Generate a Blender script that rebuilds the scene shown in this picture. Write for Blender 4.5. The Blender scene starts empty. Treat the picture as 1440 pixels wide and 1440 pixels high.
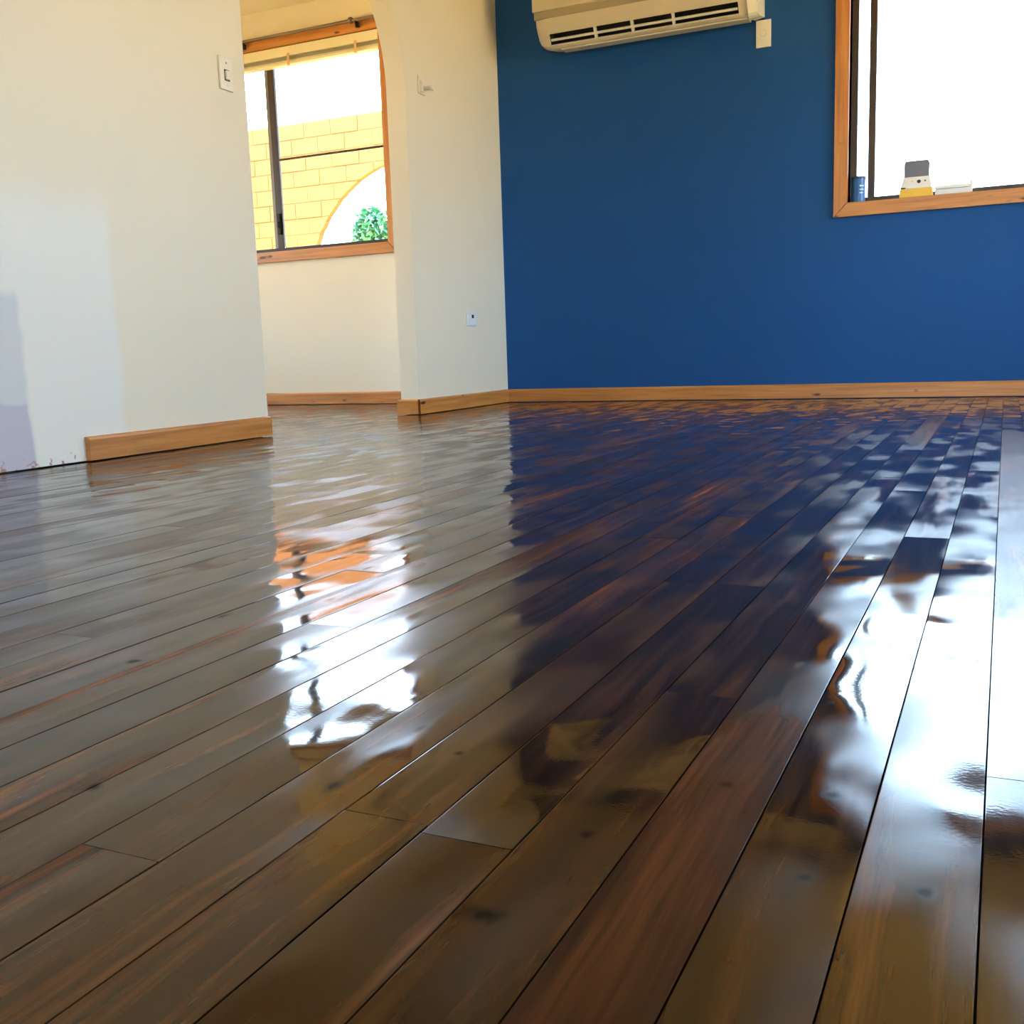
import bpy, bmesh, math, random
from mathutils import Matrix, Vector

# ------------------------------------------------------------------ camera, sky, sun, exposure
S = bpy.context.scene
COL = S.collection
CAM_H = 0.285
cam = bpy.data.cameras.new('camera')
cam.sensor_width = 36.0
cam.lens = 1462.4 / 1440.0 * 36.0
cam.clip_start = 0.02
cam_o = bpy.data.objects.new('camera', cam)
COL.objects.link(cam_o)
R_ = Vector((0.9049024, 0.4243157, -0.0332847))
D_ = Vector((0.0343369, -0.1507277, -0.9879788))
F_ = Vector((-0.4242318, 0.8928815, -0.1509635))
m3 = Matrix((R_, -D_, -F_)).transposed()
cam_o.matrix_world = Matrix.Translation((0, 0, CAM_H)) @ m3.to_4x4()
S.camera = cam_o

S.view_settings.view_transform = 'Standard'
S.view_settings.look = 'None'
S.view_settings.gamma = 1.0
S.view_settings.use_curve_mapping = False
S.view_settings.exposure = 0.47

SKY = 12.5
SUN = 44.0
world = bpy.data.worlds.new('sky')
S.world = world
world.use_nodes = True
wn = world.node_tree
wn.nodes.clear()
wo = wn.nodes.new('ShaderNodeOutputWorld')
bg = wn.nodes.new('ShaderNodeBackground')
tc = wn.nodes.new('ShaderNodeTexCoord')
sx = wn.nodes.new('ShaderNodeSeparateXYZ')
rp = wn.nodes.new('ShaderNodeValToRGB')
rp.color_ramp.elements[0].position = 0.0
rp.color_ramp.elements[0].color = (0.66, 0.85, 1.0, 1)
rp.color_ramp.elements[1].position = 0.9
rp.color_ramp.elements[1].color = (0.31, 0.59, 1.0, 1)
wn.links.new(tc.outputs['Generated'], sx.inputs[0])
wn.links.new(sx.outputs['Z'], rp.inputs[0])
wn.links.new(rp.outputs[0], bg.inputs[0])
bg.inputs[1].default_value = SKY
wn.links.new(bg.outputs[0], wo.inputs[0])

sun = bpy.data.lights.new('sun', 'SUN')
sun.energy = SUN
sun.angle = math.radians(0.6)
sun.color = (1.0, 0.86, 0.66)
sun_o = bpy.data.objects.new('sun', sun)
COL.objects.link(sun_o)
el, az = math.radians(63), math.radians(22)
sd = Vector((math.sin(az) * math.cos(el), math.cos(az) * math.cos(el), -math.sin(el)))
sun_o.rotation_euler = sd.to_track_quat('-Z', 'Y').to_euler()
sun_o.location = (-6, -8, 9)

# ------------------------------------------------------------------ measurements (metres)
PA, PB = -2.4487, -0.0336           # room face of the arched partition: X = PA + PB * Y
PT = 0.10                           # its thickness
PANG = math.atan(-PB)
YB = 5.5476                         # inner face of the outside wall
Y1, Y2 = 3.228, 4.453               # arch jambs
CEIL = 2.42
XL, XR, YF = -6.2, 2.0, -2.6
SK = 0.0763
BW, BX0 = 0.06175, -0.0021          # board pitch, a board joint

def portal(name, loc, rot, sx_, sy_):
    l = bpy.data.lights.new(name, 'AREA')
    l.shape = 'RECTANGLE'
    l.size, l.size_y = sx_, sy_
    l.cycles.is_portal = True
    o = bpy.data.objects.new(name, l)
    COL.objects.link(o)
    o.location = loc
    o.rotation_euler = rot
H = math.pi / 2
portal('daylight_portal', (0.11, YB + 0.19, 1.58), (-H, 0, 0), 1.7, 1.24)
portal('daylight_portal', (-4.25, YB + 0.19, 1.58), (-H, 0, 0), 1.7, 1.24)
portal('daylight_portal', (-0.4, YF - 0.19, 1.05), (H, 0, 0), 1.6, 2.1)
portal('daylight_portal', (XL - 0.19, 3.4, 1.2), (0, -H, 0), 1.8, 3.6)
portal('daylight_portal', (XR + 0.19, 4.225, 1.3), (0, H, 0), 1.6, 2.05)

# ------------------------------------------------------------------ materials
def newmat(name):
    m = bpy.data.materials.new(name)
    m.use_nodes = True
    return m, m.node_tree, m.node_tree.nodes['Principled BSDF']

def N(t, kind, **kw):
    n = t.nodes.new('ShaderNode' + kind)
    for k, v in kw.items():
        setattr(n, k, v)
    return n

def math_n(t, op, a, b=None, clamp=False):
    n = N(t, 'Math', operation=op, use_clamp=clamp)
    for i, v in enumerate((a, b)):
        if v is None:
            continue
        if isinstance(v, (int, float)):
            n.inputs[i].default_value = v
        else:
            t.links.new(v, n.inputs[i])
    return n.outputs[0]

def mixc(t, fac, a, b):
    n = N(t, 'Mix', data_type='RGBA')
    for i, v in ((0, fac), (6, a), (7, b)):
        if isinstance(v, (int, float)):
            n.inputs[i].default_value = v
        elif isinstance(v, tuple):
            n.inputs[i].default_value = v if len(v) == 4 else (*v, 1)
        else:
            t.links.new(v, n.inputs[i])
    return n.outputs[2]

def ramp(t, fac, stops):
    n = N(t, 'ValToRGB')
    e = n.color_ramp.elements
    while len(e) < len(stops):
        e.new(0.5)
    for i, (p, c) in reversed(list(enumerate(stops))):
        e[i].position = p
        e[i].color = (c, c, c, 1) if isinstance(c, (int, float)) else (*c, 1)
    t.links.new(fac, n.inputs[0])
    return n.outputs[0]

def noise(t, vec, scale, detail=2.0, rough=0.5):
    n = N(t, 'TexNoise')
    n.inputs['Scale'].default_value = scale
    n.inputs['Detail'].default_value = detail
    n.inputs['Roughness'].default_value = rough
    t.links.new(vec, n.inputs['Vector'])
    return n.outputs[0]

def position(t):
    return N(t, 'NewGeometry').outputs['Position']

def scaled(t, vec, s):
    n = N(t, 'VectorMath', operation='MULTIPLY')
    t.links.new(vec, n.inputs[0])
    n.inputs[1].default_value = s
    return n.outputs[0]

def bump(t, b, height, dist, strength=1.0):
    n = N(t, 'Bump')
    n.inputs['Distance'].default_value = dist
    n.inputs['Strength'].default_value = strength
    t.links.new(height, n.inputs['Height'])
    t.links.new(n.outputs[0], b.inputs['Normal'])
    return n

def plain(name, c, rough=0.5, metal=0.0, spec=0.5, var=0.06, nscale=30.0, bumpd=0.0):
    m, t, b = newmat(name)
    p = position(t)
    f = noise(t, p, nscale, 3)
    lo = tuple(max(0, v * (1 - var)) for v in c)
    hi = tuple(min(1, v * (1 + var)) for v in c)
    t.links.new(mixc(t, f, lo, hi), b.inputs['Base Color'])
    b.inputs['Roughness'].default_value = rough
    b.inputs['Metallic'].default_value = metal
    b.inputs['Specular IOR Level'].default_value = spec
    if bumpd:
        bump(t, b, noise(t, p, nscale * 6, 3), bumpd)
    return m

CREAM = (0.80, 0.725, 0.575)
M = {}
M['ceiling'] = plain('ceiling_paint', (0.86, 0.76, 0.57), 0.8, var=0.02, nscale=2)
M['cream'] = plain('cream_wall_paint', CREAM, 0.65, spec=0.3, var=0.02, nscale=3, bumpd=0.0004)
M['blue'] = plain('blue_wall_paint', (0.006, 0.076, 0.265), 0.6, spec=0.25, var=0.05, nscale=3, bumpd=0.0004)
M['switch'] = plain('cream_plastic', (0.80, 0.74, 0.62), 0.35, var=0.02)
M['white_plastic'] = plain('white_plastic', (0.78, 0.80, 0.80), 0.3, var=0.02)
M['ac'] = plain('aged_cream_plastic', (0.70, 0.60, 0.42), 0.35, var=0.03)
M['ac_cap'] = plain('pale_cream_plastic', (0.80, 0.76, 0.64), 0.25, var=0.02)
M['ac_shade_band'] = plain('shade_toned_beige_strip', (0.42, 0.34, 0.21), 0.45, var=0.03)  # darker tone stands for the shadow band under the front panel
M['dark'] = plain('dark_cavity_and_shade', (0.02, 0.015, 0.012), 0.8)
M['bronze'] = plain('bronze_aluminium', (0.055, 0.035, 0.022), 0.4, metal=0.3)
M['bronze_pale'] = plain('weathered_aluminium', (0.22, 0.18, 0.12), 0.45, metal=0.3)
M['grey_metal'] = plain('grey_metal', (0.20, 0.15, 0.11), 0.45, metal=0.2)
M['blind'] = plain('cream_blind_slats', (0.80, 0.72, 0.50), 0.5, var=0.03)
M['blind_grey'] = plain('grey_green_blind_rail', (0.36, 0.33, 0.22), 0.5)
M['cord'] = plain('tan_blind_tape', (0.62, 0.42, 0.20), 0.7)
M['subfloor'] = plain('dark_subfloor', (0.012, 0.007, 0.004), 0.9)
M['ground'] = plain('sunlit_sandy_paving', (0.60, 0.37, 0.075), 0.9, var=0.15, nscale=1.5)
M['block'] = plain('ochre_concrete_block', (0.15, 0.052, 0.0055), 0.85, var=0.10, nscale=5, bumpd=0.003)
M['mortar'] = plain('pale_ochre_mortar', (0.125, 0.044, 0.0042), 0.9)
M['outside'] = plain('outside_render', (0.6, 0.5, 0.36), 0.9)
M['leaf'] = plain('pale_green_leaf', (0.08, 0.31, 0.18), 0.5, var=0.3)
M['bark'] = plain('brown_bark', (0.12, 0.07, 0.04), 0.9)
M['can_blue'] = plain('blue_printed_tin', (0.02, 0.12, 0.36), 0.35)
M['can_dark'] = plain('dark_blue_lid', (0.02, 0.04, 0.10), 0.4)
M['box_white'] = plain('white_card', (0.78, 0.77, 0.74), 0.6)
M['box_yellow'] = plain('yellow_card', (0.80, 0.50, 0.07), 0.6)
M['box_grey'] = plain('grey_card', (0.16, 0.17, 0.22), 0.6)
M['ink'] = plain('dark_ink', (0.03, 0.03, 0.04), 0.6)
M['ink_light'] = plain('pale_blue_ink', (0.45, 0.65, 0.85), 0.6)
M['pack'] = plain('pale_grey_plastic', (0.62, 0.66, 0.70), 0.4)

def timber(name, axis):
    m, t, b = newmat(name)
    p = position(t)
    s = {'h': (2.0, 2.0, 45.0), 'v': (45.0, 45.0, 2.0)}[axis]
    f = noise(t, scaled(t, p, s), 1.0, 4, 0.6)
    c = ramp(t, f, [(0.25, (0.34, 0.115, 0.024)), (0.55, (0.56, 0.225, 0.050)), (0.8, (0.66, 0.31, 0.085))])
    # small dark knots
    k = noise(t, scaled(t, p, (9, 9, 26) if axis == 'h' else (26, 26, 9)), 1.0, 1)
    km = ramp(t, k, [(0.72, 0.0), (0.78, 1.0)])
    t.links.new(mixc(t, km, c, (0.10, 0.03, 0.012)), b.inputs['Base Color'])
    b.inputs['Roughness'].default_value = 0.38
    bump(t, b, f, 0.0006)
    return m
M['timber_h'] = timber('varnished_timber_lengthwise', 'h')
M['timber_v'] = timber('varnished_timber_upright', 'v')

def glass():
    m = bpy.data.materials.new('window_glass')
    m.use_nodes = True
    t = m.node_tree
    t.nodes.clear()
    o = N(t, 'OutputMaterial')
    tr = N(t, 'BsdfTransparent')
    gl = N(t, 'BsdfGlossy')
    gl.inputs['Roughness'].default_value = 0.02
    fr = N(t, 'Fresnel')
    fr.inputs[0].default_value = 1.45
    mx = N(t, 'MixShader')
    t.links.new(fr.outputs[0], mx.inputs[0])
    t.links.new(tr.outputs[0], mx.inputs[1])
    t.links.new(gl.outputs[0], mx.inputs[2])
    t.links.new(mx.outputs[0], o.inputs[0])
    return m
M['glass'] = glass()

def box_mask(t, px, x0, x1, soft):
    """1 inside x0..x1 with soft edges"""
    a = N(t, 'MapRange', interpolation_type='SMOOTHSTEP')
    t.links.new(px, a.inputs[0])
    a.inputs[1].default_value = x0 - soft
    a.inputs[2].default_value = x0 + soft
    b = N(t, 'MapRange', interpolation_type='SMOOTHSTEP')
    t.links.new(px, b.inputs[0])
    b.inputs[1].default_value = x1 - soft
    b.inputs[2].default_value = x1 + soft
    b.inputs[3].default_value = 1.0
    b.inputs[4].default_value = 0.0
    return math_n(t, 'MULTIPLY', a.outputs[0], b.outputs[0])

def partition_paint():
    """cream paint, with patches of undercoat where a cupboard used to stand, and chips at the foot"""
    m, t, b = newmat('patched_cream_wall_paint')
    p = position(t)
    f = noise(t, p, 3.0, 3)
    base = mixc(t, f, tuple(v * .98 for v in CREAM), tuple(v * 1.02 for v in CREAM))
    wob = N(t, 'Vector' + 'Math', operation='ADD')
    nz = N(t, 'TexNoise')
    nz.inputs['Scale'].default_value = 6
    t.links.new(p, nz.inputs['Vector'])
    sc = scaled(t, nz.outputs['Color'], (0.0, 0.04, 0.04))
    t.links.new(p, wob.inputs[0])
    t.links.new(sc, wob.inputs[1])
    s = N(t, 'SeparateXYZ')
    t.links.new(wob.outputs[0], s.inputs[0])
    y, z = s.outputs[1], s.outputs[2]
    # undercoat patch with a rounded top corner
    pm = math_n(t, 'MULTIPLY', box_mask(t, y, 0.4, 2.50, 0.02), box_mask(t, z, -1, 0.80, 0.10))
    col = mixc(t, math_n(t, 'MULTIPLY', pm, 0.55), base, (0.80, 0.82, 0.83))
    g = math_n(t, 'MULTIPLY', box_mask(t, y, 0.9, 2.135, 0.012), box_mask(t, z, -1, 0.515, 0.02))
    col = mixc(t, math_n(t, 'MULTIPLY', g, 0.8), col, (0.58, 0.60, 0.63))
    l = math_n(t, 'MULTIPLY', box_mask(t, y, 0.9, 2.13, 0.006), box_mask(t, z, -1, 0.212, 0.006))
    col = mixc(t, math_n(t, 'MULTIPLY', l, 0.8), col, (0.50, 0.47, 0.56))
    # chips along the bare foot of the wall
    c = noise(t, p, 55.0, 2)
    cm = math_n(t, 'MULTIPLY', ramp(t, c, [(0.60, 0.0), (0.64, 1.0)]), box_mask(t, z, -1, 0.042, 0.018))
    cm = math_n(t, 'MULTIPLY', cm, box_mask(t, y, 0.4, 2.32, 0.01))
    col = mixc(t, cm, col, (0.42, 0.22, 0.16))
    t.links.new(col, b.inputs['Base Color'])
    b.inputs['Roughness'].default_value = 0.6
    bump(t, b, noise(t, p, 60.0, 3), 0.0004)
    return m
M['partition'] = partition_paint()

def floor_mat():
    m, t, b = newmat('glossy_dark_stained_boards')
    p = position(t)
    rnd = N(t, 'ObjectInfo').outputs['Random']
    off = N(t, 'CombineXYZ')
    t.links.new(math_n(t, 'MULTIPLY', rnd, 7.3), off.inputs[0])
    t.links.new(math_n(t, 'MULTIPLY', rnd, 31.7), off.inputs[1])
    t.links.new(math_n(t, 'MULTIPLY', rnd, 53.1), off.inputs[2])
    pv = N(t, 'VectorMath', operation='ADD')
    t.links.new(p, pv.inputs[0])
    t.links.new(off.outputs[0], pv.inputs[1])
    pb = pv.outputs[0]
    # grain
    warp = N(t, 'TexNoise')
    warp.inputs['Scale'].default_value = 4.0
    t.links.new(scaled(t, pb, (2.0, 1.0, 1.0)), warp.inputs['Vector'])
    wv = N(t, 'VectorMath', operation='ADD')
    t.links.new(scaled(t, pb, (62, 2.4, 3.0)), wv.inputs[0])
    t.links.new(scaled(t, warp.outputs['Color'], (1.8, 0.4, 0)), wv.inputs[1])
    g = noise(t, wv.outputs[0], 1.0, 4, 0.6)
    big = noise(t, scaled(t, pb, (16, 3.0, 1)), 1.0, 2)
    gc = ramp(t, g, [(0.34, (0.010, 0.0036, 0.0016)), (0.50, (0.045, 0.0160, 0.0050)), (0.68, (0.13, 0.053, 0.019))])
    gc = mixc(t, ramp(t, big, [(0.35, 0.65), (0.7, 0.0)]), gc, (0.022, 0.0095, 0.005))
    wn_ = N(t, 'TexWhiteNoise', noise_dimensions='1D')
    t.links.new(rnd, wn_.inputs['W'])
    r2 = wn_.outputs[0]
    tone = N(t, 'Mix', data_type='RGBA', blend_type='MULTIPLY')
    tone.inputs[0].default_value = 1.0
    t.links.new(gc, tone.inputs[6])
    t.links.new(ramp(t, r2, [(0.0, (0.75, 0.72, 0.7)), (1.0, (1.5, 1.45, 1.4))]), tone.inputs[7])
    col = tone.outputs[2]
    # knots: the ones that can be made out near by, and sparse ones elsewhere
    knots = [(-.235, .44, 55, 75), (-.155, .643, 120, 120), (-.09, .652, 90, 80), (-.089, .539, 130, 110), (-.029, .545, 110, 80),
             (-.118, .83, 150, 110), (-.76, .728, 110, 80), (-.557, .488, 120, 110), (-.402, .549, 120, 60),
             (-.216, .543, 130, 120), (-.349, .63, 150, 120), (-.035, .985, 140, 90), (-.013, .983, 150, 100)]
    km = None
    for kx, ky, sx_, sy_ in knots:
        a = N(t, 'VectorMath', operation='SUBTRACT')
        t.links.new(p, a.inputs[0])
        a.inputs[1].default_value = (kx, ky, 0)
        l = N(t, 'VectorMath', operation='LENGTH')
        t.links.new(scaled(t, a.outputs[0], (sx_, sy_, 0)), l.inputs[0])
        km = l.outputs['Value'] if km is None else math_n(t, 'MINIMUM', km, l.outputs['Value'])
    vo = N(t, 'TexVoronoi')
    vo.inputs['Scale'].default_value = 1.0
    t.links.new(scaled(t, pb, (9, 3.2, 1)), vo.inputs['Vector'])
    km = math_n(t, 'MINIMUM', km, math_n(t, 'MULTIPLY', vo.outputs['Distance'], 13.0))
    kw = noise(t, scaled(t, p, (1, 0.6, 1)), 70.0, 2)
    km = math_n(t, 'ADD', km, math_n(t, 'MULTIPLY', math_n(t, 'SUBTRACT', kw, 0.5), 1.3))
    kmask = ramp(t, math_n(t, 'MULTIPLY', km, 0.5), [(0.12, 1.0), (0.42, 0.0)])
    col = mixc(t, kmask, col, (0.012, 0.006, 0.004))
    # dull patches where the lacquer has sunk in, board by board
    d1 = noise(t, scaled(t, pb, (14, 2.2, 1)), 1.0, 3, 0.5)
    d1 = math_n(t, 'ADD', d1, math_n(t, 'MULTIPLY', math_n(t, 'SUBTRACT', r2, 0.5), 0.26))
    streak = noise(t, scaled(t, pb, (36, 4, 1)), 1.0, 2)
    d1 = math_n(t, 'ADD', d1, math_n(t, 'MULTIPLY', math_n(t, 'SUBTRACT', streak, 0.5), 0.08))
    dull = ramp(t, d1, [(0.60, 0.0), (0.655, 0.35), (0.77, 1.0)])
    spots = dull
    # boards that took up the lacquer over a longer stretch
    py = N(t, 'SeparateXYZ')
    t.links.new(p, py.inputs[0])
    def attr(n_):
        a_ = N(t, 'Attribute', attribute_type='OBJECT', attribute_name=n_)
        return a_.outputs['Fac']
    ywob = math_n(t, 'ADD', py.outputs[1], math_n(t, 'MULTIPLY', math_n(t, 'SUBTRACT', noise(t, scaled(t, p, (30, 8, 1)), 1.0, 2), 0.5), 0.5))
    lo_ = math_n(t, 'MULTIPLY', math_n(t, 'SUBTRACT', ywob, attr('dull_from')), 12.0, True)
    hi_ = math_n(t, 'MULTIPLY', math_n(t, 'SUBTRACT', attr('dull_to'), ywob), 12.0, True)
    long_ = math_n(t, 'MULTIPLY', lo_, hi_)
    dull = math_n(t, 'MAXIMUM', dull, math_n(t, 'MULTIPLY', long_, 0.9))
    # a thin bare strip along the edge of one board
    strip = math_n(t, 'MULTIPLY', box_mask(t, py.outputs[0], -0.7440, -0.7320, 0.0015), box_mask(t, ywob, 0.3, 1.2, 0.15))
    dull = math_n(t, 'MAXIMUM', dull, strip)
    dm = N(t, 'Mix', data_type='RGBA', blend_type='MULTIPLY')
    t.links.new(dull, dm.inputs[0])
    t.links.new(col, dm.inputs[6])
    dm.inputs[7].default_value = (2.4, 2.2, 2.2, 1)
    col = mixc(t, math_n(t, 'MULTIPLY', dull, 0.15), dm.outputs[2], (0.12, 0.056, 0.030))
    t.links.new(col, b.inputs['Base Color'])
    haze = noise(t, scaled(t, pb, (11, 5.0, 1)), 1.0, 1)
    rg = N(t, 'MapRange')
    t.links.new(haze, rg.inputs[0])
    rg.inputs[1].default_value = 0.42
    rg.inputs[2].default_value = 0.72
    rg.inputs[3].default_value = 0.05
    rg.inputs[4].default_value = 0.36
    rough = math_n(t, 'ADD', rg.outputs[0], math_n(t, 'MULTIPLY', dull, 0.24))
    rough = math_n(t, 'ADD', rough, math_n(t, 'MULTIPLY', kmask, 0.1))
    rough = math_n(t, 'MINIMUM', rough, 0.262)
    t.links.new(rough, b.inputs['Roughness'])
    b.inputs['IOR'].default_value = 1.45
    sp = math_n(t, 'SUBTRACT', 0.42, math_n(t, 'ADD', math_n(t, 'MULTIPLY', kmask, 0.36), math_n(t, 'MULTIPLY', dull, 0.32)))
    t.links.new(math_n(t, 'MAXIMUM', sp, 0.04), b.inputs['Specular IOR Level'])
    # relief: film waves, rims of the dull patches, orange peel
    w1 = noise(t, scaled(t, pb, (12, 5.0, 1)), 1.0, 1, 0.4)
    w2 = noise(t, scaled(t, pb, (14, 11.0, 1)), 1.0, 0.5, 0.4)
    w2m = ramp(t, noise(t, scaled(t, pb, (5, 1.6, 1)), 1.0, 1), [(0.42, 0.0), (0.62, 1.0)])
    w2 = math_n(t, 'MULTIPLY', math_n(t, 'MULTIPLY', w2, w2m), 1.9)
    peel = noise(t, p, 330.0, 1)
    h1 = math_n(t, 'ADD', w1, w2)
    h2 = math_n(t, 'MULTIPLY', peel, 0.006)
    h3 = math_n(t, 'MULTIPLY', spots, -0.03)
    h4 = math_n(t, 'MULTIPLY', kmask, -0.004)
    hh = math_n(t, 'ADD', math_n(t, 'ADD', h1, h2), math_n(t, 'ADD', h3, h4))
    bump(t, b, hh, 0.0017)
    return m
M['floor'] = floor_mat()

# ------------------------------------------------------------------ mesh helpers
def link(name, bm, mat, parent=None, smooth=False):
    me = bpy.data.meshes.new(name)
    bmesh.ops.recalc_face_normals(bm, faces=bm.faces)
    bm.to_mesh(me)
    bm.free()
    for mm in (mat if isinstance(mat, (list, tuple)) else [mat]):
        me.materials.append(M[mm])
    if smooth:
        me.polygons.foreach_set('use_smooth', [True] * len(me.polygons))
    o = bpy.data.objects.new(name, me)
    COL.objects.link(o)
    if parent is not None:
        o.parent = parent
    return o

def add_box(bm, x0, x1, y0, y1, z0, z1, bev=0.0, seg=2):
    r = bmesh.ops.create_cube(bm, size=1.0)
    vs = r['verts']
    for v in vs:
        v.co = Vector((x0 + (v.co.x + .5) * (x1 - x0), y0 + (v.co.y + .5) * (y1 - y0), z0 + (v.co.z + .5) * (z1 - z0)))
    if bev > 0:
        es = list({e for v in vs for e in v.link_edges})
        bmesh.ops.bevel(bm, geom=es, offset=bev, segments=seg, affect='EDGES', profile=0.6)

def box(name, x0, x1, y0, y1, z0, z1, mat, parent=None, bev=0.0, seg=2):
    bm = bmesh.new()
    add_box(bm, x0, x1, y0, y1, z0, z1, bev, seg)
    return link(name, bm, mat, parent)

def add_tube(bm, a, b_, r, seg=14, r2=None):
    a, b_ = Vector(a), Vector(b_)
    d = b_ - a
    q = d.to_track_quat('Z', 'Y').to_matrix().to_4x4()
    mtx = Matrix.Translation((a + b_) / 2) @ q
    bmesh.ops.create_cone(bm, cap_ends=True, segments=seg, radius1=r, radius2=r if r2 is None else r2, depth=d.length, matrix=mtx)

def tube(name, a, b_, r, mat, parent=None, seg=14, r2=None):
    bm = bmesh.new()
    add_tube(bm, a, b_, r, seg, r2)
    return link(name, bm, mat, parent)

def prism(name, pts, axis, lo, hi, mat, parent=None):
    """outline pts in the two other axes, extruded along axis"""
    bm = bmesh.new()
    def co(p, w):
        return {'x': (w, p[0], p[1]), 'y': (p[0], w, p[1]), 'z': (p[0], p[1], w)}[axis]
    A = [bm.verts.new(co(p, lo)) for p in pts]
    B = [bm.verts.new(co(p, hi)) for p in pts]
    n = len(pts)
    fs = [bm.faces.new(A), bm.faces.new(B)]
    for i in range(n):
        bm.faces.new((A[i], A[(i + 1) % n], B[(i + 1) % n], B[i]))
    bmesh.ops.triangulate(bm, faces=fs)
    return link(name, bm, mat, parent)

def empty(name, loc=(0, 0, 0), rz=0.0, parent=None):
    o = bpy.data.objects.new(name, None)
    o.empty_display_size = 0.1
    COL.objects.link(o)
    o.location = loc
    o.rotation_euler = (0, 0, rz)
    if parent is not None:
        o.parent = parent
    return o

def tag(o, label, cat, group=None, kind=None):
    o['label'] = label
    o['category'] = cat
    if group:
        o['group'] = group
    if kind:
        o['kind'] = kind
    return o

def struct(o, label, cat):
    return tag(o, label, cat, kind='structure')

# ------------------------------------------------------------------ floor
random.seed(11)
floor = box('floor', XL - 0.2, XR + 0.2, YF - 0.2, YB + 0.2, -0.12, -0.020, 'subfloor')
struct(floor, 'dark stained timber strip floor with a high gloss wet lacquer', 'floor')

def board_bm(bm, x0, x1, y0, y1, dz=0.0, tilt=0.0, cup=0.0):
    w = x1 - x0
    us = [0.0, 0.008, 0.2, 0.5, 0.8, 0.992, 1.0]
    prof = [(x0, -0.018)]
    for u in us:
        edge = -0.00004 if u in (0.0, 1.0) else 0.0
        z = edge + cup * (1 - 4 * (u - 0.5) ** 2) + dz + tilt * (u - 0.5) * w
        prof.append((x0 + u * w, z))
    prof.append((x1, -0.018))
    A = [bm.verts.new((p[0], y0, p[1])) for p in prof]
    B = [bm.verts.new((p[0], y1, p[1])) for p in prof]
    n = len(prof)
    for i in range(n):
        f = bm.faces.new((A[i], A[(i + 1) % n], B[(i + 1) % n], B[i]))
        f.smooth = False
    bm.faces.new(A)
    bm.faces.new(list(reversed(B)))

fixed = {0: [0.716], -6: [0.520], -4: [0.814, 2.9], -5: [1.221], -8: [1.50], -2: [1.60], -3: [2.10], -1: [2.45], -15: [0.78]}
# stretches of board that stayed dull: (row, from, to) -> range
DULL = {(-3, 0.0, 0.7): (-1.0, 0.86), (0, 1.2, 3.0): (1.15, 3.6), (-4, 3.2, 4.0): (3.0, 4.0), (-17, 1.0, 1.2): (1.02, 1.24), (-15, 0.79, 0.9): (0.79, 0.88)}
rest = bmesh.new()
n_ind = 0
k0 = int(math.floor((XL - BX0) / BW))
k1 = int(math.ceil((XR - BX0) / BW))
for k in range(k0, k1 + 1):
    xa = BX0 + k * BW + 0.0006
    xb = BX0 + (k + 1) * BW - 0.0006
    ys = [YF]
    fx = fixed.get(k, [])
    y = YF + random.uniform(0.6, 2.4)
    while y < YB - 0.5:
        if all(abs(y - q) > 0.55 for q in fx):
            ys.append(y)
        y += random.uniform(1.0, 2.7)
    ys = sorted(ys + fx) + [YB]
    for j in range(len(ys) - 1):
        a, b_ = ys[j] + 0.0005, ys[j + 1] - 0.0005
        seen = (-2.62 < xa < 0.42 and b_ > 0.15) or (-5.1 < xa <= -2.62 and b_ > 3.3)
        dz, ti, cu = random.uniform(-.0003, .0003), random.uniform(-.0012, .0012), random.uniform(-.00004, .00006)
        if seen and n_ind < 300:
            bm = bmesh.new()
            board_bm(bm, xa, xb, a, b_, dz, ti, cu)
            fb = link('floorboard', bm, 'floor', floor)
            d_ = next((v for (kk, ya, yb_), v in DULL.items() if kk == k and a < yb_ and b_ > ya), (9.0, -9.0))
            fb['dull_from'], fb['dull_to'] = d_
            n_ind += 1
        else:
            board_bm(rest, xa, xb, a, b_, dz, ti, cu)
ro = link('floorboard_remainder', rest, 'floor', floor)
ro['kind'] = 'stuff'
ro['dull_from'], ro['dull_to'] = 9.0, -9.0

# ------------------------------------------------------------------ walls, ceiling
ceil = box('ceiling', XL - 0.2, XR + 0.2, YF - 0.2, YB + 0.2, CEIL, CEIL + 0.12, 'ceiling')
struct(ceil, 'flat warm cream painted ceiling over both rooms', 'ceiling')

def wall_with_hole(name, axis, lo, hi, u0, u1, hole, mat, label):
    """wall slab: axis = its normal ('x' or 'y'), u along the wall, hole = (ua, ub, za, zb)"""
    bm = bmesh.new()
    z0, z1 = -0.02, CEIL + 0.02
    ua, ub, za, zb = hole
    for (p0, p1, q0, q1) in ((u0, ua, z0, z1), (ub, u1, z0, z1), (ua, ub, z0, za), (ua, ub, zb, z1)):
        if p1 - p0 < 1e-4 or q1 - q0 < 1e-4:
            continue
        if axis == 'y':
            add_box(bm, p0, p1, lo, hi, q0, q1)
        else:
            add_box(bm, lo, hi, p0, p1, q0, q1)
    return struct(link(name, bm, mat), label, 'wall')

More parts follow.
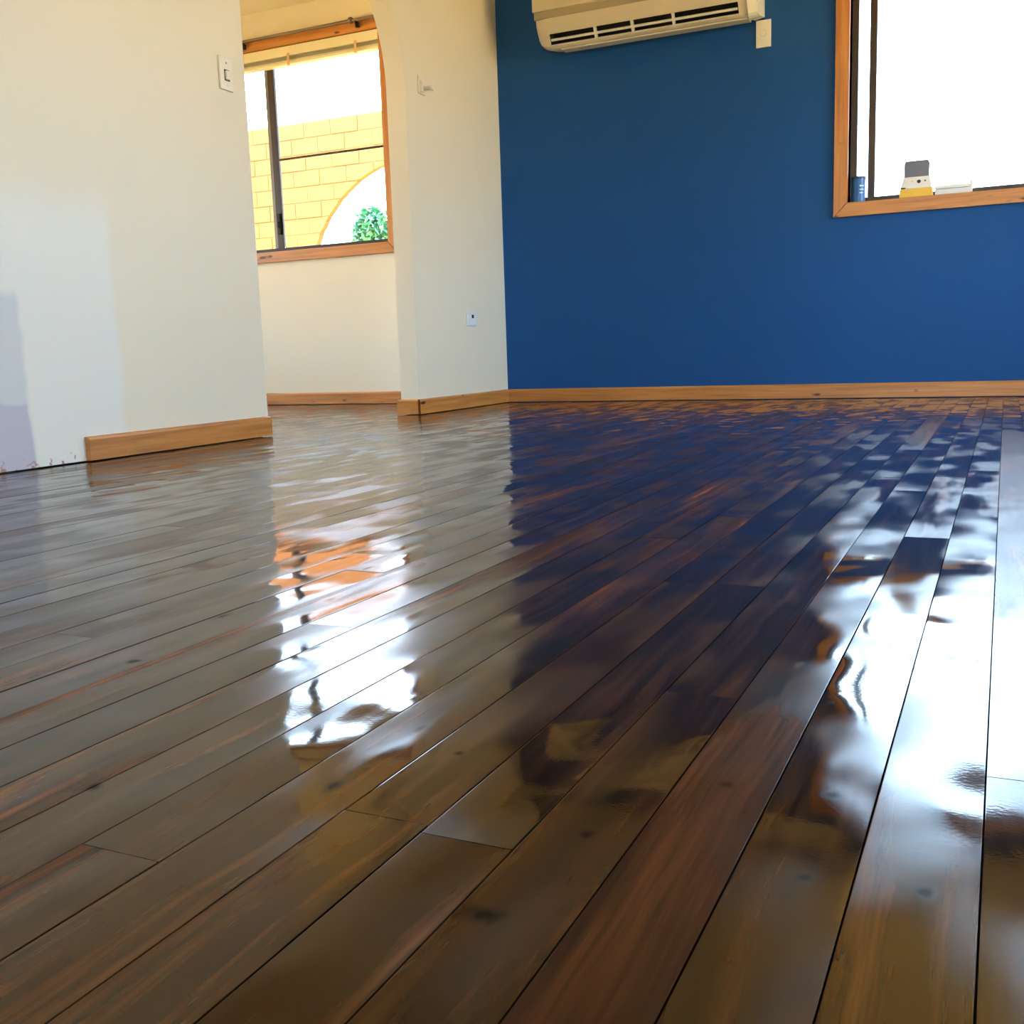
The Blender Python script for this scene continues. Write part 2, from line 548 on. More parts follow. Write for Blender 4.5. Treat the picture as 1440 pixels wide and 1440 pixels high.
XC = PA + PB * YB                    # corner of the partition and the blue wall
W1 = (-0.735, 0.955, 0.965, 2.20)    # clear opening of the blue wall's window
W2 = (-5.10, -3.395, 0.975, 2.195)   # clear opening of the next room's window
wall_with_hole('wall_back', 'y', YB, YB + 0.2, XC - 0.05, XR + 0.2, W1, 'blue', 'deep blue painted end wall with the air conditioner and a window')
wall_with_hole('wall_back_next_room', 'y', YB, YB + 0.2, XL - 0.2, XC - 0.05, W2, 'cream', 'cream wall under and around the window seen through the arch')
wall_with_hole('wall_right', 'x', XR, XR + 0.2, YF - 0.2, YB, (3.2, 5.25, 0.5, 2.1), 'cream', 'cream side wall with an added wide window facing the arched wall')
wall_with_hole('wall_front', 'y', YF - 0.2, YF, XL - 0.2, XR, (-1.2, 0.4, 0.0, 2.1), 'cream', 'cream wall with an added glazed sliding door facing the blue wall')
wall_with_hole('wall_far_left', 'x', XL - 0.2, XL, YF, YB, (1.6, 5.2, 0.3, 2.1), 'cream', 'cream outer wall of the room beyond the arch')

# partition with the arch, in its own frame (x out into the room, y along the wall)
yc, R, zc = (Y1 + Y2) / 2, (Y2 - Y1) / 2, 1.535
NA = 72
arch = [(Y1, 0.004), (Y1, 0.8)] + [(yc - R * math.cos(math.pi * i / NA), zc + R * math.sin(math.pi * i / NA)) for i in range(NA + 1)] + [(Y2, 0.8), (Y2, 0.004)]
bm = bmesh.new()
def face_pair(q):
    bm.faces.new([bm.verts.new((0.0, y, z)) for y, z in q])
    bm.faces.new([bm.verts.new((-PT, y, z)) for y, z in reversed(q)])
zt_ = CEIL + 0.01
face_pair([(YF + 0.01, 0.004), (Y1, 0.004), (Y1, 0.8), (Y1, zc), (Y1, zt_), (YF + 0.01, zt_)])
face_pair([(Y2, 0.004), (YB + 0.01, 0.004), (YB + 0.01, zt_), (Y2, zt_), (Y2, zc), (Y2, 0.8)])
for i in range(NA):
    p, q = arch[2 + i], arch[3 + i]
    face_pair([p, q, (q[0], zt_), (p[0], zt_)])
for p, q in zip(arch, arch[1:]):
    bm.faces.new([bm.verts.new((x, y, z)) for x, (y, z) in ((0, p), (0, q), (-PT, q), (-PT, p))])
for ya, yb_ in ((YF + 0.01, Y1), (Y2, YB + 0.01)):
    bm.faces.new([bm.verts.new(c) for c in ((0, ya, .004), (0, yb_, .004), (-PT, yb_, .004), (-PT, ya, .004))])
bmesh.ops.remove_doubles(bm, verts=bm.verts, dist=1e-5)
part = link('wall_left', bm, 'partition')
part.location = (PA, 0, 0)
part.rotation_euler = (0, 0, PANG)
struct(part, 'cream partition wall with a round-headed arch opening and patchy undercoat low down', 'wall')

def on_wall(y):      # point of the partition's room face at distance y along it
    return (PA - math.sin(PANG) * y, math.cos(PANG) * y, 0)

# unseen roof edge outside, front overhang shaped to limit skylight
bm = bmesh.new()
add_box(bm, XL - 0.8, XR + 0.8, YB + 0.2, YB + 0.75, CEIL + 0.14, CEIL + 0.26)
add_box(bm, XL - 0.8, XR + 0.8, YF - 1.1, YF - 0.2, CEIL + 0.14, CEIL + 0.26)
add_box(bm, XR + 0.2, XR + 0.8, YF - 0.2, YB + 0.2, CEIL + 0.14, CEIL + 0.26)
add_box(bm, XL - 0.8, XR + 0.8, YF - 1.1, YB + 0.75, CEIL + 0.26, CEIL + 0.34)
struct(link('unseen_roof_edge', bm, 'outside'), 'unseen flat eaves above the windows, front depth shaped to limit skylight', 'roof')

# ------------------------------------------------------------------ skirting boards
def skirt(name, loc, rz, length, label, th=0.017, m0=0.0, m1=0.0):
    """runs along local +y from 0 to length, stands out along local +x; m0/m1 mitre the ends"""
    prof = [(0.0, 0.004), (th, 0.004), (th, SK - 0.010), (th - 0.003, SK - 0.003), (th - 0.008, SK), (0.0, SK)]
    bm = bmesh.new()
    A = [bm.verts.new((p[0], m0 * p[0], p[1])) for p in prof]
    B = [bm.verts.new((p[0], length + m1 * p[0], p[1])) for p in prof]
    n = len(prof)
    for i in range(n):
        bm.faces.new((A[i], A[(i + 1) % n], B[(i + 1) % n], B[i]))
    bm.faces.new(A)
    bm.faces.new(list(reversed(B)))
    o = link(name, bm, 'timber_h')
    o.location = loc
    o.rotation_euler = (0, 0, rz)
    return struct(o, label, 'baseboard')

skirt('baseboard_left', on_wall(2.309), PANG, Y1 - 2.309, 'short orange timber skirting on the partition ending where the wall is bare', m1=0.0)
skirt('baseboard_pier', on_wall(Y2), PANG, YB - Y2 - 0.004, 'reddish timber skirting on the pier below the socket', m0=-1.0, m1=-1.0)
pe = on_wall(Y2)
skirt('baseboard_pier_end', (pe[0], pe[1], 0), PANG - H, PT, 'stub of timber skirting across the end of the pier', m0=-1.0).rotation_euler = (0, 0, PANG - H)
bpy.data.objects['baseboard_pier_end'].location = (pe[0] - PT * math.cos(PANG), pe[1] - PT * math.sin(PANG), 0)
bpy.data.objects['baseboard_pier_end'].rotation_euler = (0, 0, PANG - H)
skirt('baseboard_back', (XC, YB, 0), -H, XR - XC, 'long timber skirting along the foot of the blue wall', m0=0.0)
skirt('baseboard_back_next_room', (XL, YB, 0), -H, XC - PT - XL, 'timber skirting below the window seen through the arch')

# ------------------------------------------------------------------ windows
def window(name, W, label, casing_w, stiles, extra=None):
    x0, x1, z0, z1 = W
    r = empty(name, ((x0 + x1) / 2, YB, 0))
    struct(r, label, 'window')
    ox = (x0 + x1) / 2
    def bx(n, a, b_, c, d, e, f, mat, bev=0.0, par=r):
        return box(n, a - ox, b_ - ox, c - YB, d - YB, e, f, mat, par, bev)
    cw = casing_w
    th = 0.020
    # casing with mitred corners
    def mitre(n, q, mat):
        bm = bmesh.new()
        A = [bm.verts.new((p[0] - ox, -th, p[1])) for p in q]
        B = [bm.verts.new((p[0] - ox, 0.0, p[1])) for p in q]
        bm.faces.new(A)
        bm.faces.new(list(reversed(B)))
        for i in range(4):
            bm.faces.new((A[i], A[(i + 1) % 4], B[(i + 1) % 4], B[i]))
        bmesh.ops.bevel(bm, geom=[e for e in bm.edges if all(v.co.y < -th + 1e-5 for v in e.verts)], offset=0.003, segments=2, affect='EDGES')
        return link(n, bm, mat, r)
    g = 0.0006
    mitre('casing', [(x0 - cw, z0 - cw), (x1 + cw, z0 - cw), (x1 - g, z0), (x0 + g, z0)], 'timber_h')
    mitre('casing', [(x0 - cw, z1 + cw), (x1 + cw, z1 + cw), (x1 - g, z1), (x0 + g, z1)], 'timber_h')
    mitre('casing', [(x0 - cw, z0 - cw + g), (x0, z0 + g), (x0, z1 - g), (x0 - cw, z1 + cw - g)], 'timber_v')
    mitre('casing', [(x1 + cw, z0 - cw + g), (x1, z0 + g), (x1, z1 - g), (x1 + cw, z1 + cw - g)], 'timber_v')
    # timber lining of the reveal
    d0, d1 = YB, YB + 0.075
    bx('sill', x0, x1, d0, d1, z0 - 0.012, z0, 'timber_h')
    bx('head_lining', x0, x1, d0, d1, z1, z1 + 0.012, 'timber_h')
    bx('side_lining', x0 - 0.012, x0, d0, d1, z0, z1, 'timber_v')
    bx('side_lining', x1, x1 + 0.012, d0, d1, z0, z1, 'timber_v')
    # aluminium frame
    f0, f1, fw = YB + 0.075, YB + 0.135, 0.032
    bx('frame_rail', x0, x1, f0, f1, z0 - 0.01, z0 + 0.03, 'bronze', 0.003)
    bx('frame_rail', x0, x1, f0, f1, z1 - fw, z1 + 0.01, 'bronze', 0.003)
    bx('frame_stile', x0 - 0.01, x0 + fw, f0, f1, z0 + 0.03, z1 - fw, 'bronze', 0.003)
    bx('frame_stile', x1 - fw, x1 + 0.01, f0, f1, z0 + 0.03, z1 - fw, 'bronze', 0.003)
    for (a, b_, dy, mat) in stiles:
        bx('sash_stile', a, b_, f0 + dy, f0 + dy + 0.022, z0 + 0.03, z1 - fw, mat, 0.003)
    xs = sorted([x0 + fw] + [v for s in stiles for v in (s[0], s[1])] + [x1 - fw])
    return r, bx, f0, f1, fw

w1, bx1, f0, f1, fw = window('window_1', W1, 'timber cased aluminium sliding window in the blue wall', 0.066, [(-0.652, -0.618, 0.004, 'bronze')])
bx1('pane', W1[0] + fw, -0.652, f0 + 0.034, f0 + 0.038, W1[2] + 0.03, W1[3] - fw, 'glass')
bx1('pane', -0.618, W1[1] - fw, f0 + 0.012, f0 + 0.016, W1[2] + 0.03, W1[3] - fw, 'glass')

w2, bx2, f0, f1, fw = window('window_2', W2, 'timber cased aluminium sliding window seen through the arch', 0.066,
                             [(-4.325, -4.285, 0.028, 'bronze_pale'), (-4.285, -4.235, 0.004, 'bronze')])
bx2('pane', W2[0] + fw, -4.325, f0 + 0.036, f0 + 0.040, W2[2] + 0.03, W2[3] - fw, 'glass')
bx2('pane', -4.235, W2[1] - fw, f0 + 0.012, f0 + 0.016, W2[2] + 0.03, W2[3] - fw, 'glass')
bx2('glazing_bar', -4.235, W2[1] - fw, f0 + 0.003, f0 + 0.010, 1.543, 1.557, 'bronze', 0.001)
lt = bx2('latch', -4.272, -4.248, f0 - 0.008, f0 + 0.006, 1.09, 1.22, 'dark', 0.003)
bx2('latch_lever', -4.266, -4.254, f0 - 0.020, f0 - 0.006, 1.13, 1.17, 'dark', 0.002)

# unseen openings, added to light the rooms
def added_window(name, X, sgn, ya, yb, za, zb_, label):
    ym = (ya + yb) / 2
    r = empty(name, (X, ym, 0))
    struct(r, label, 'window')
    def b3(n, y0, y1, z0, z1, mat, x0=0.06, x1=0.12):
        xs = sorted((sgn * x0, sgn * x1))
        return box(n, xs[0], xs[1], y0 - ym, y1 - ym, z0, z1, mat, r)
    w = 0.035
    b3('frame_rail', ya, yb, za, za + w, 'bronze')
    b3('frame_rail', ya, yb, zb_ - w, zb_, 'bronze')
    b3('frame_stile', ya, ya + w, za + w, zb_ - w, 'bronze')
    b3('frame_stile', yb - w, yb, za + w, zb_ - w, 'bronze')
    b3('sash_stile', ym - 0.02, ym + 0.02, za + w, zb_ - w, 'bronze')
    b3('pane', ya + w, ym - 0.02, za + w, zb_ - w, 'glass', 0.088, 0.092)
    b3('pane', ym + 0.02, yb - w, za + w, zb_ - w, 'glass', 0.088, 0.092)
added_window('added_window_3', XL, -1, 1.6, 5.2, 0.3, 2.1, 'unseen aluminium framed window added in the outer wall beyond the arch')
added_window('added_window_4', XR, 1, 3.2, 5.25, 0.5, 2.1, 'unseen wide aluminium framed window added in the side wall facing the arch')

def added_sliding_door():  # unseen door, added to let daylight in behind the camera
    r = empty('added_door_1', (-0.4, YF, 0))
    struct(r, 'unseen glazed aluminium sliding door added facing the blue wall', 'door')
    def b4(n, x0, x1, z0, z1, mat, y0=-0.13, y1=-0.07):
        return box(n, x0 + 0.4, x1 + 0.4, y0, y1, z0, z1, mat, r)
    b4('frame_rail', -1.2, 0.4, 0.0, 0.05, 'bronze')
    b4('frame_rail', -1.2, 0.4, 2.05, 2.1, 'bronze')
    b4('frame_stile', -1.2, -1.15, 0.05, 2.05, 'bronze')
    b4('frame_stile', 0.35, 0.4, 0.05, 2.05, 'bronze')
    b4('sash_stile', -0.44, -0.36, 0.05, 2.05, 'bronze')
    b4('pane', -1.15, -0.44, 0.05, 2.05, 'glass', -0.102, -0.098)
    b4('pane', -0.36, 0.35, 0.05, 2.05, 'glass', -0.102, -0.098)
added_sliding_door()

# ------------------------------------------------------------------ air conditioner
def air_conditioner():
    xl, xr = -2.325, -1.150
    r = empty('air_conditioner', ((xl + xr) / 2, YB, 1.865))
    tag(r, 'cream split system air conditioner hung high on the blue wall', 'air conditioner')
    ox = (xl + xr) / 2
    L = xr - xl
    # profile: (distance out from the wall, height above the underside)
    prof = [(0.0, 0.030), (0.07, 0.018), (0.115, 0.009), (0.140, 0.013), (0.152, 0.022), (0.185, 0.082), (0.198, 0.115), (0.203, 0.150),
            (0.204, 0.165), (0.204, 0.29), (0.180, 0.305), (0.0, 0.305)]
    def sect(x, e):
        out = []
        for d, z in prof:
            zz = z + e * max(0.0, 1 - z / 0.16)
            dd = d - e * 0.7 * (d / 0.204)
            out.append((x - L / 2, -dd, zz))
        return out
    rad = 0.085
    xs = []
    for i in range(9):
        x = rad * (1 - math.cos(i / 8 * math.pi / 2)) if False else rad * (i / 8) ** 1.8
        xs.append((x, rad - math.sqrt(max(0, rad ** 2 - (rad - x) ** 2))))
    xm = [(x, 0.0) for x in (0.088, 0.5 * L, L - 0.09)]
    xe = [(L - x, e * 0.35) for x, e in reversed(xs)]
    secs = xs + xm + xe
    bm = bmesh.new()
    rows = [[bm.verts.new(c) for c in sect(x, e)] for x, e in secs]
    n = len(prof)
    for i in range(len(rows) - 1):
        mid = secs[i][0] >= 0.0879 and secs[i + 1][0] <= L - 0.0899
        for j in range(n):
            if mid and j == 4:          # mouth of the air outlet
                continue
            jj = (j + 1) % n
            bm.faces.new((rows[i][j], rows[i + 1][j], rows[i + 1][jj], rows[i][jj]))
    bm.faces.new(rows[0])
    bm.faces.new(list(reversed(rows[-1])))
    link('body', bm, 'ac', r)
    # outlet cavity behind the mouth
    x0, x1 = 0.088 - L / 2, L - 0.09 - L / 2
    p0, p1 = prof[4], prof[5]
    bm = bmesh.new()
    nx, nz = 0.055, 0.03
    q = [(p0[0], p0[1]), (p0[0] - nx, p0[1] + nz), (p1[0] - nx, p1[1] + nz), (p1[0], p1[1])]
    A = [bm.verts.new((x0, -d, z)) for d, z in q]
    B = [bm.verts.new((x1, -d, z)) for d, z in q]
    for i in range(3):
        bm.faces.new((A[i], A[i + 1], B[i + 1], B[i]))
    bm.faces.new(A)
    bm.faces.new(list(reversed(B)))
    link('outlet_cavity', bm, 'dark', r)
    # vane, dividers, surround lips
    def slab(name, t0, t1, xa, xb, depth0, depth1, mat):
        d0, z0 = p0[0] + (p1[0] - p0[0]) * t0, p0[1] + (p1[1] - p0[1]) * t0
        d1, z1 = p0[0] + (p1[0] - p0[0]) * t1, p0[1] + (p1[1] - p0[1]) * t1
        nd, nz_ = 0.876, -0.482      # outward normal of the mouth in (out, up)
        c = [(d0 + nd * depth0, z0 + nz_ * depth0), (d1 + nd * depth0, z1 + nz_ * depth0),
             (d1 + nd * depth1, z1 + nz_ * depth1), (d0 + nd * depth1, z0 + nz_ * depth1)]
        bm = bmesh.new()
        A = [bm.verts.new((xa, -d, z)) for d, z in c]
        B = [bm.verts.new((xb, -d, z)) for d, z in c]
        bm.faces.new(A)
        bm.faces.new(list(reversed(B)))
        for i in range(4):
            bm.faces.new((A[i], A[(i + 1) % 4], B[(i + 1) % 4], B[i]))
        return link(name, bm, mat, r)
    slab('vane', 0.36, 0.52, x0 + 0.004, x1 - 0.004, -0.010, 0.002, 'ac_cap')
    slab('lower_lip', -0.02, 0.10, x0 - 0.004, x1 + 0.004, -0.006, 0.003, 'ac')
    slab('upper_lip', 0.90, 1.02, x0 - 0.004, x1 + 0.004, -0.006, 0.003, 'ac')
    for xd in (-1.985, -1.784, -1.568):
        slab('divider', 0.10, 0.92, xd - ox - 0.006, xd - ox + 0.006, -0.016, 0.003, 'ac_cap')
    # strip coloured as the shadow below the front panel, front panel, end cap, lip under the body
    box('front_shade_strip', 0.012 - L / 2, L / 2 - 0.05, -0.2065, -0.19, 0.150, 0.186, 'ac_shade_band', r, 0.002)
    box('front_panel', 0.004 - L / 2, L / 2 - 0.045, -0.214, -0.19, 0.188, 0.300, 'ac', r, 0.006, 3)
    bm = bmesh.new()
    e = [(x - 0.001 * 0, y) for x, y in prof]
    xa, xb = L / 2 - 0.045, L / 2 + 0.003
    A = [bm.verts.new((xa, -d * 1.03, z + (-0.004 if z < 0.1 else 0.003))) for d, z in prof]
    B = [bm.verts.new((xb, -d * 0.97, z + (0.006 if z < 0.1 else -0.004))) for d, z in prof]
    for i in range(n):
        bm.faces.new((A[i], A[(i + 1) % n], B[(i + 1) % n], B[i]))
    bm.faces.new(A)
    bm.faces.new(list(reversed(B)))
    link('end_cap', bm, 'ac_cap', r)
    box('drip_lip', 0.13 - L / 2, L / 2 - 0.05, -0.128, -0.06, 0.004, 0.018, 'ac', r, 0.003)
air_conditioner()

# ------------------------------------------------------------------ wall plates
def plate_on_partition(name, y, z, w, h_, label, cat):
    p = on_wall(y)
    r = empty(name, (p[0], p[1], z), PANG)
    return tag(r, label, cat)

r = plate_on_partition('light_switch', 3.113, 1.245, 0, 0, 'cream rocker light switch plate beside the arch on the partition', 'switch')
box('plate', 0.0, 0.009, -0.036, 0.036, 0.0, 0.114, 'switch', r, 0.003)
rk = box('rocker', 0.007, 0.017, -0.011, 0.011, 0.036, 0.066, 'switch', r, 0.003)
box('rocker_shadow', 0.0085, 0.0098, -0.014, 0.014, 0.032, 0.070, 'dark', r)  # dark patch drawn as the shadow of the toggle
box('screw', 0.0085, 0.0102, -0.003, 0.003, 0.090, 0.096, 'bronze_pale', r, 0.001)
box('screw', 0.0085, 0.0102, -0.003, 0.003, 0.016, 0.022, 'switch', r, 0.001)

r = plate_on_partition('wall_bracket', 4.62, 1.535, 0, 0, 'small cream painted bracket with a stubby peg on the pier', 'bracket')
box('plate', 0.0, 0.010, -0.040, 0.030, 0.0, 0.085, 'switch', r, 0.004)
tube('peg', (0.008, 0.005, 0.028), (0.055, 0.005, 0.028), 0.011, 'switch', r)
tube('peg_end', (0.055, 0.005, 0.028), (0.064, 0.005, 0.028), 0.017, 'switch', r, r2=0.014)
box('keeper', 0.008, 0.024, -0.034, -0.020, 0.006, 0.060, 'switch', r, 0.003)

r = plate_on_partition('wall_socket', 5.077, 0.436, 0, 0, 'white socket plate with one dark port low on the pier', 'socket')
box('plate', 0.0, 0.010, -0.058, 0.058, 0.0, 0.073, 'white_plastic', r, 0.003)
box('faceplate', 0.009, 0.014, -0.048, 0.048, 0.006, 0.067, 'white_plastic', r, 0.003)
box('port', 0.0125, 0.0148, -0.014, 0.012, 0.042, 0.060, 'dark', r)

r = empty('wall_switch', (-1.151, YB, 1.757))
tag(r, 'cream isolator switch plate on the blue wall beneath the air conditioner', 'switch')
box('plate', -0.037, 0.037, -0.010, 0.0, 0.0, 0.130, 'switch', r, 0.003)
tube('button', (0, -0.009, 0.065), (0, -0.016, 0.065), 0.013, 'switch', r, 20)
tube('button_ring', (0, -0.009, 0.065), (0, -0.0115, 0.065), 0.017, 'ac', r, 20)

# ------------------------------------------------------------------ things on the blue wall's sill
SZ = W1[2]
r = empty('paint_tin', (-0.688, YB + 0.030, SZ))
tag(r, 'small blue tin in the corner of the sill by the window frame', 'tin')
bm = bmesh.new()
prof = [(0.0, 0.0), (0.030, 0.0), (0.0335, 0.003), (0.0325, 0.006), (0.0325, 0.112), (0.0335, 0.115), (0.031, 0.118), (0.0, 0.118)]
def lathe(prof, seg=24):
    bm = bmesh.new()
    rings = []
    for rr, z in prof:
        if rr == 0:
            rings.append([bm.verts.new((0, 0, z))])
        else:
            rings.append([bm.verts.new((rr * math.cos(2 * math.pi * i / seg), rr * math.sin(2 * math.pi * i / seg), z)) for i in range(seg)])
    for a, b_ in zip(rings, rings[1:]):
        for i in range(seg):
            j = (i + 1) % seg
            vs = [a[i % len(a)], a[j % len(a)], b_[j % len(b_)], b_[i % len(b_)]]
            u = []
            for v in vs:
                if v not in u:
                    u.append(v)
            if len(u) > 2:
                bm.faces.new(u)
    return bm
link('body', lathe(prof), 'can_blue', r)
link('lid', lathe([(0.0, 0.112), (0.034, 0.112), (0.0345, 0.118), (0.034, 0.124), (0.027, 0.124), (0.026, 0.121), (0.0, 0.121)]), 'can_dark', r)
def arc_label(a0, a1, z0, z1, rad, mat, name):
    bm = bmesh.new()
    n = 8
    lo, hi = [], []
    for i in range(n + 1):
        a = math.radians(a0 + (a1 - a0) * i / n)
        lo.append(bm.verts.new((rad * math.cos(a), rad * math.sin(a), z0)))
        hi.append(bm.verts.new((rad * math.cos(a), rad * math.sin(a), z1)))
    for i in range(n):
        bm.faces.new((lo[i], lo[i + 1], hi[i + 1], hi[i]))
    link(name, bm, mat, r)
arc_label(-75, -35, 0.075, 0.082, 0.0331, 'ink_light', 'printed_mark')
arc_label(-75, -35, 0.058, 0.064, 0.0331, 'ink_light', 'printed_mark')
arc_label(-75, -45, 0.042, 0.048, 0.0331, 'ink_light', 'printed_mark')

r = empty('carton', (-0.418, YB + 0.008, SZ))
tag(r, 'white and yellow card carton with a raised grey flap on the sill', 'carton')
def wedge(name, w0, w1, d0, d1, z0, z1, mat, bev=0.002):
    bm = bmesh.new()
    V = [(-w0, -d0, z0), (w0, -d0, z0), (w0, 0.030, z0), (-w0, 0.030, z0), (-w1, -d1, z1), (w1, -d1, z1), (w1, 0.030, z1), (-w1, 0.030, z1)]
    v = [bm.verts.new(c) for c in V]
    for f in ((0, 1, 2, 3), (4, 5, 6, 7), (0, 1, 5, 4), (1, 2, 6, 5), (2, 3, 7, 6), (3, 0, 4, 7)):
        bm.faces.new([v[i] for i in f])
    bmesh.ops.bevel(bm, geom=list(bm.edges), offset=bev, segments=1, affect='EDGES')
    return link(name, bm, mat, r)
wedge('base', 0.076, 0.073, 0.022, 0.020, 0.0, 0.040, 'box_yellow')
wedge('upper_card', 0.072, 0.058, 0.0195, 0.004, 0.040, 0.096, 'box_white')
fl = prism('flap', [(-0.056, 0.092), (0.056, 0.092), (0.057, 0.160), (0.050, 0.172), (-0.050, 0.172), (-0.057, 0.160)], 'y', 0.0, 0.016, 'box_grey', r)
def disc(name, x, z, rad, mat, y=-0.0145):
    bm = bmesh.new()
    slope = 0.0155 / 0.056
    yy = -0.0195 + slope * (z - 0.040)
    bmesh.ops.create_cone(bm, cap_ends=True, segments=16, radius1=rad, radius2=rad, depth=0.0016,
                          matrix=Matrix.Translation((x, yy - 0.0006, z)) @ Matrix.Rotation(H - math.atan(slope), 4, 'X'))
    link(name, bm, mat, r)
disc('printed_mark', 0.012, 0.072, 0.0085, 'ink')
disc('printed_mark', 0.040, 0.074, 0.0045, 'box_grey')
disc('printed_mark', -0.018, 0.076, 0.0035, 'box_yellow')
box('printed_mark', -0.072, -0.048, -0.0212, -0.0195, 0.041, 0.047, 'ink', r)

r = empty('plastic_case', (-0.254, YB + 0.020, SZ))
tag(r, 'low pale grey plastic case lying flat on the sill', 'case')
box('tray', -0.079, 0.079, -0.030, 0.030, 0.0, 0.026, 'pack', r, 0.005)
box('lid', -0.080, 0.074, -0.031, 0.031, 0.0265, 0.044, 'white_plastic', r, 0.006)
box('end_clip', 0.0745, 0.085, -0.028, 0.028, 0.004, 0.056, 'white_plastic', r, 0.003)

# ------------------------------------------------------------------ curtain rod and blind of the other window
r = empty('curtain_rod', (-4.25, YB - 0.02, 2.2))
tag(r, 'thin grey curtain rod on dark brackets along the top of the timber casing', 'curtain rod')
tube('rod', (-0.98, -0.022, 0.052), (0.93, -0.022, 0.052), 0.009, 'grey_metal', r)
for xx in (-0.93, -0.115, 0.725):
    br = box('bracket', xx - 0.012, xx + 0.012, -0.014, 0.0, 0.012, 0.042, 'dark', r, 0.002)
    box('bracket_arm', xx - 0.005, xx + 0.005, -0.028, -0.004, 0.034, 0.046, 'dark', r, 0.001)
bm = bmesh.new()
bmesh.ops.create_uvsphere(bm, u_segments=16, v_segments=10, radius=0.018, matrix=Matrix.Translation((0.69, -0.022, 0.055)))
link('ring', bm, 'grey_metal', r, True)

r = empty('venetian_blind', (-4.2475, YB + 0.035, 2.08))
tag(r, 'cream venetian blind drawn right up under the window head', 'blind')
hw = 0.848
box('headrail', -hw, hw, -0.045, 0.020, 0.055, 0.112, 'blind', r, 0.003)
for i in range(7):
    z = 0.028 + i * 0.0037
    box('slat', -hw, hw, -0.032, 0.018, z, z + 0.0026, 'blind_grey' if i > 1 else 'blind', r)
box('bottom_rail', -hw, hw, -0.033, 0.019, 0.010, 0.027, 'blind', r, 0.003)
for xx in (-0.62, 0.0 + 0.20, 0.69):
    box('ladder_tape', xx - 0.009, xx + 0.009, -0.0475, -0.0455, 0.000, 0.070, 'cord', r)
    box('ladder_tape', xx - 0.009, xx + 0.009, -0.0455, -0.034, 0.000, 0.003, 'cord', r)

# ------------------------------------------------------------------ outside: paving, block wall with an arch, young tree
gr = box('ground', -45, 45, -45, 45, -0.50, -0.30, 'ground')
struct(gr, 'sunlit sandy paving around the house', 'ground')

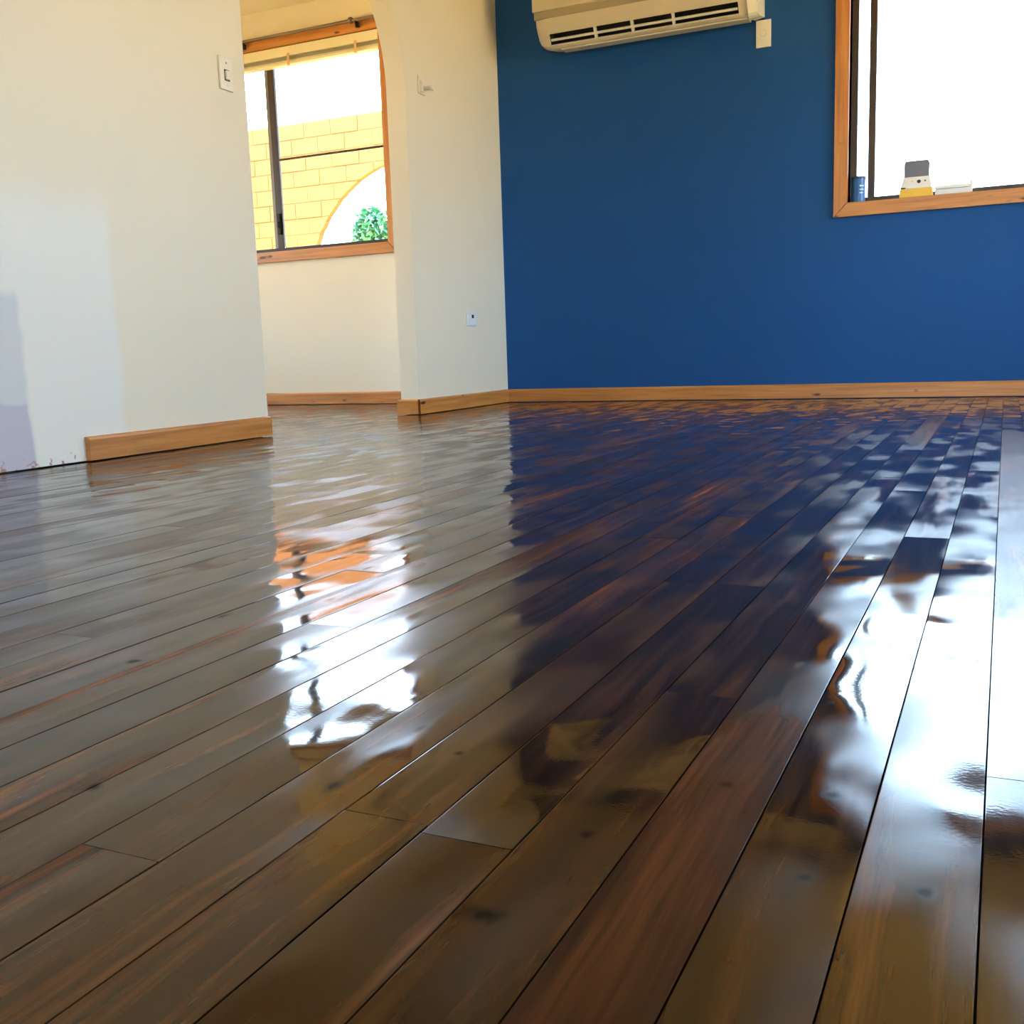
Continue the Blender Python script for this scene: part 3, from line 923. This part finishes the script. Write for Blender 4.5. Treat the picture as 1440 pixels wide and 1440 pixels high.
YW = 11.0
gw = empty('garden_wall', (-7.0, YW, -0.3))
tag(gw, 'sunlit ochre block wall with a wide arch outside the window', 'wall')
AXC, AZC, AR = -6.368, 1.032, 1.565         # arch centre and radius
BLW, BLH, MJ = 0.39, 0.19, 0.012
bx0, bx1_, zb, zt = -10.6, -3.2, -0.3, 3.17
def arch_z(x):
    d = AR ** 2 - (x - AXC) ** 2
    return AZC + math.sqrt(d) if d > 0 else -9.0
row = 0
z = zt - BLH
while z > zb - 0.1:
    x = bx0 - (BLW / 2 if row % 2 else 0)
    za, zz = max(zb, z), z + BLH - MJ
    while x < bx1_:
        xs_ = sorted([x + (BLW - MJ) * i / 8 for i in range(9)] + [q for q in (AXC - AR, AXC + AR) if x < q < x + BLW - MJ])
        runs, cur = [], []
        for q in xs_:
            lo = max(za, arch_z(q))
            if lo < zz - 0.004:
                cur.append((q, lo))
            elif cur:
                runs.append(cur)
                cur = []
        if cur:
            runs.append(cur)
        for run in runs:
            if len(run) < 2:
                continue
            flat = all(abs(p[1] - za) < 1e-6 for p in run)
            if flat:
                run = [run[0], run[-1]]
            bm = bmesh.new()
            dy = random.uniform(-0.003, 0.003)
            V = [(p[0], p[1]) for p in run] + [(run[-1][0], zz), (run[0][0], zz)]
            if not flat:
                V = [(p[0], p[1]) for p in run] + [(p[0], zz) for p in reversed(run)]
            A = [bm.verts.new((c[0] + 7.0, dy, c[1] + 0.3)) for c in V]
            B = [bm.verts.new((c[0] + 7.0, 0.09, c[1] + 0.3)) for c in V]
            m_ = len(V)
            k_ = len(run)
            for i in range(k_ - 1):
                bm.faces.new((A[i], A[i + 1], A[m_ - 2 - i], A[m_ - 1 - i]))
                bm.faces.new((B[i + 1], B[i], B[m_ - 1 - i], B[m_ - 2 - i]))
            for i in range(m_):
                bm.faces.new((A[i], A[(i + 1) % m_], B[(i + 1) % m_], B[i]))
            link('block', bm, 'block', gw)
        x += BLW
    z -= BLH
    row += 1
# mortar core, a little behind the block faces
bm = bmesh.new()
def slab_xz(q):
    A = [bm.verts.new((x + 7.0, 0.005, z_ + 0.3)) for x, z_ in q]
    B = [bm.verts.new((x + 7.0, 0.084, z_ + 0.3)) for x, z_ in q]
    bm.faces.new(A)
    bm.faces.new(list(reversed(B)))
    for i in range(4):
        bm.faces.new((A[i], A[(i + 1) % 4], B[(i + 1) % 4], B[i]))
zm, ra = zt - 0.02, AR + 0.006
slab_xz([(bx0 - 0.19, zb), (AXC - ra, zb), (AXC - ra, zm), (bx0 - 0.19, zm)])
slab_xz([(AXC + ra, zb), (bx1_ + 0.1, zb), (bx1_ + 0.1, zm), (AXC + ra, zm)])
for i in range(40):
    t0, t1 = math.pi * (1 - i / 40), math.pi * (1 - (i + 1) / 40)
    xa, xb = AXC + ra * math.cos(t0), AXC + ra * math.cos(t1)
    slab_xz([(xa, AZC + ra * math.sin(t0)), (xb, AZC + ra * math.sin(t1)), (xb, zm), (xa, zm)])
link('mortar', bm, 'mortar', gw)

tr = empty('young_tree', (-8.62, 13.6, -0.3))
tag(tr, 'small leafy tree behind the arch of the block wall', 'tree')
tube('trunk', (0, 0, 0), (0.04, 0, 2.1), 0.05, 'bark', tr, 10, 0.025)
bm = bmesh.new()
random.seed(5)
for i in range(1500):
    while True:
        v = Vector((random.uniform(-1, 1), random.uniform(-1, 1), random.uniform(-1, 1)))
        if v.length < 1:
            break
    c = Vector((0.04 + v.x * 0.36, v.y * 0.36, 2.42 + v.z * 0.40))
    d = Vector((random.uniform(-1, 1), random.uniform(-1, 1), random.uniform(-.6, 1))).normalized()
    s_ = d.cross(Vector((0, 0, 1))).normalized() if abs(d.z) < .99 else Vector((1, 0, 0))
    l = random.uniform(0.09, 0.15)
    q = [c - d * l * .5, c + s_ * l * .25, c + d * l * .5, c - s_ * l * .25]
    bm.faces.new([bm.verts.new(w) for w in q])
fo = link('foliage', bm, 'leaf', tr)
fo['kind'] = 'stuff'
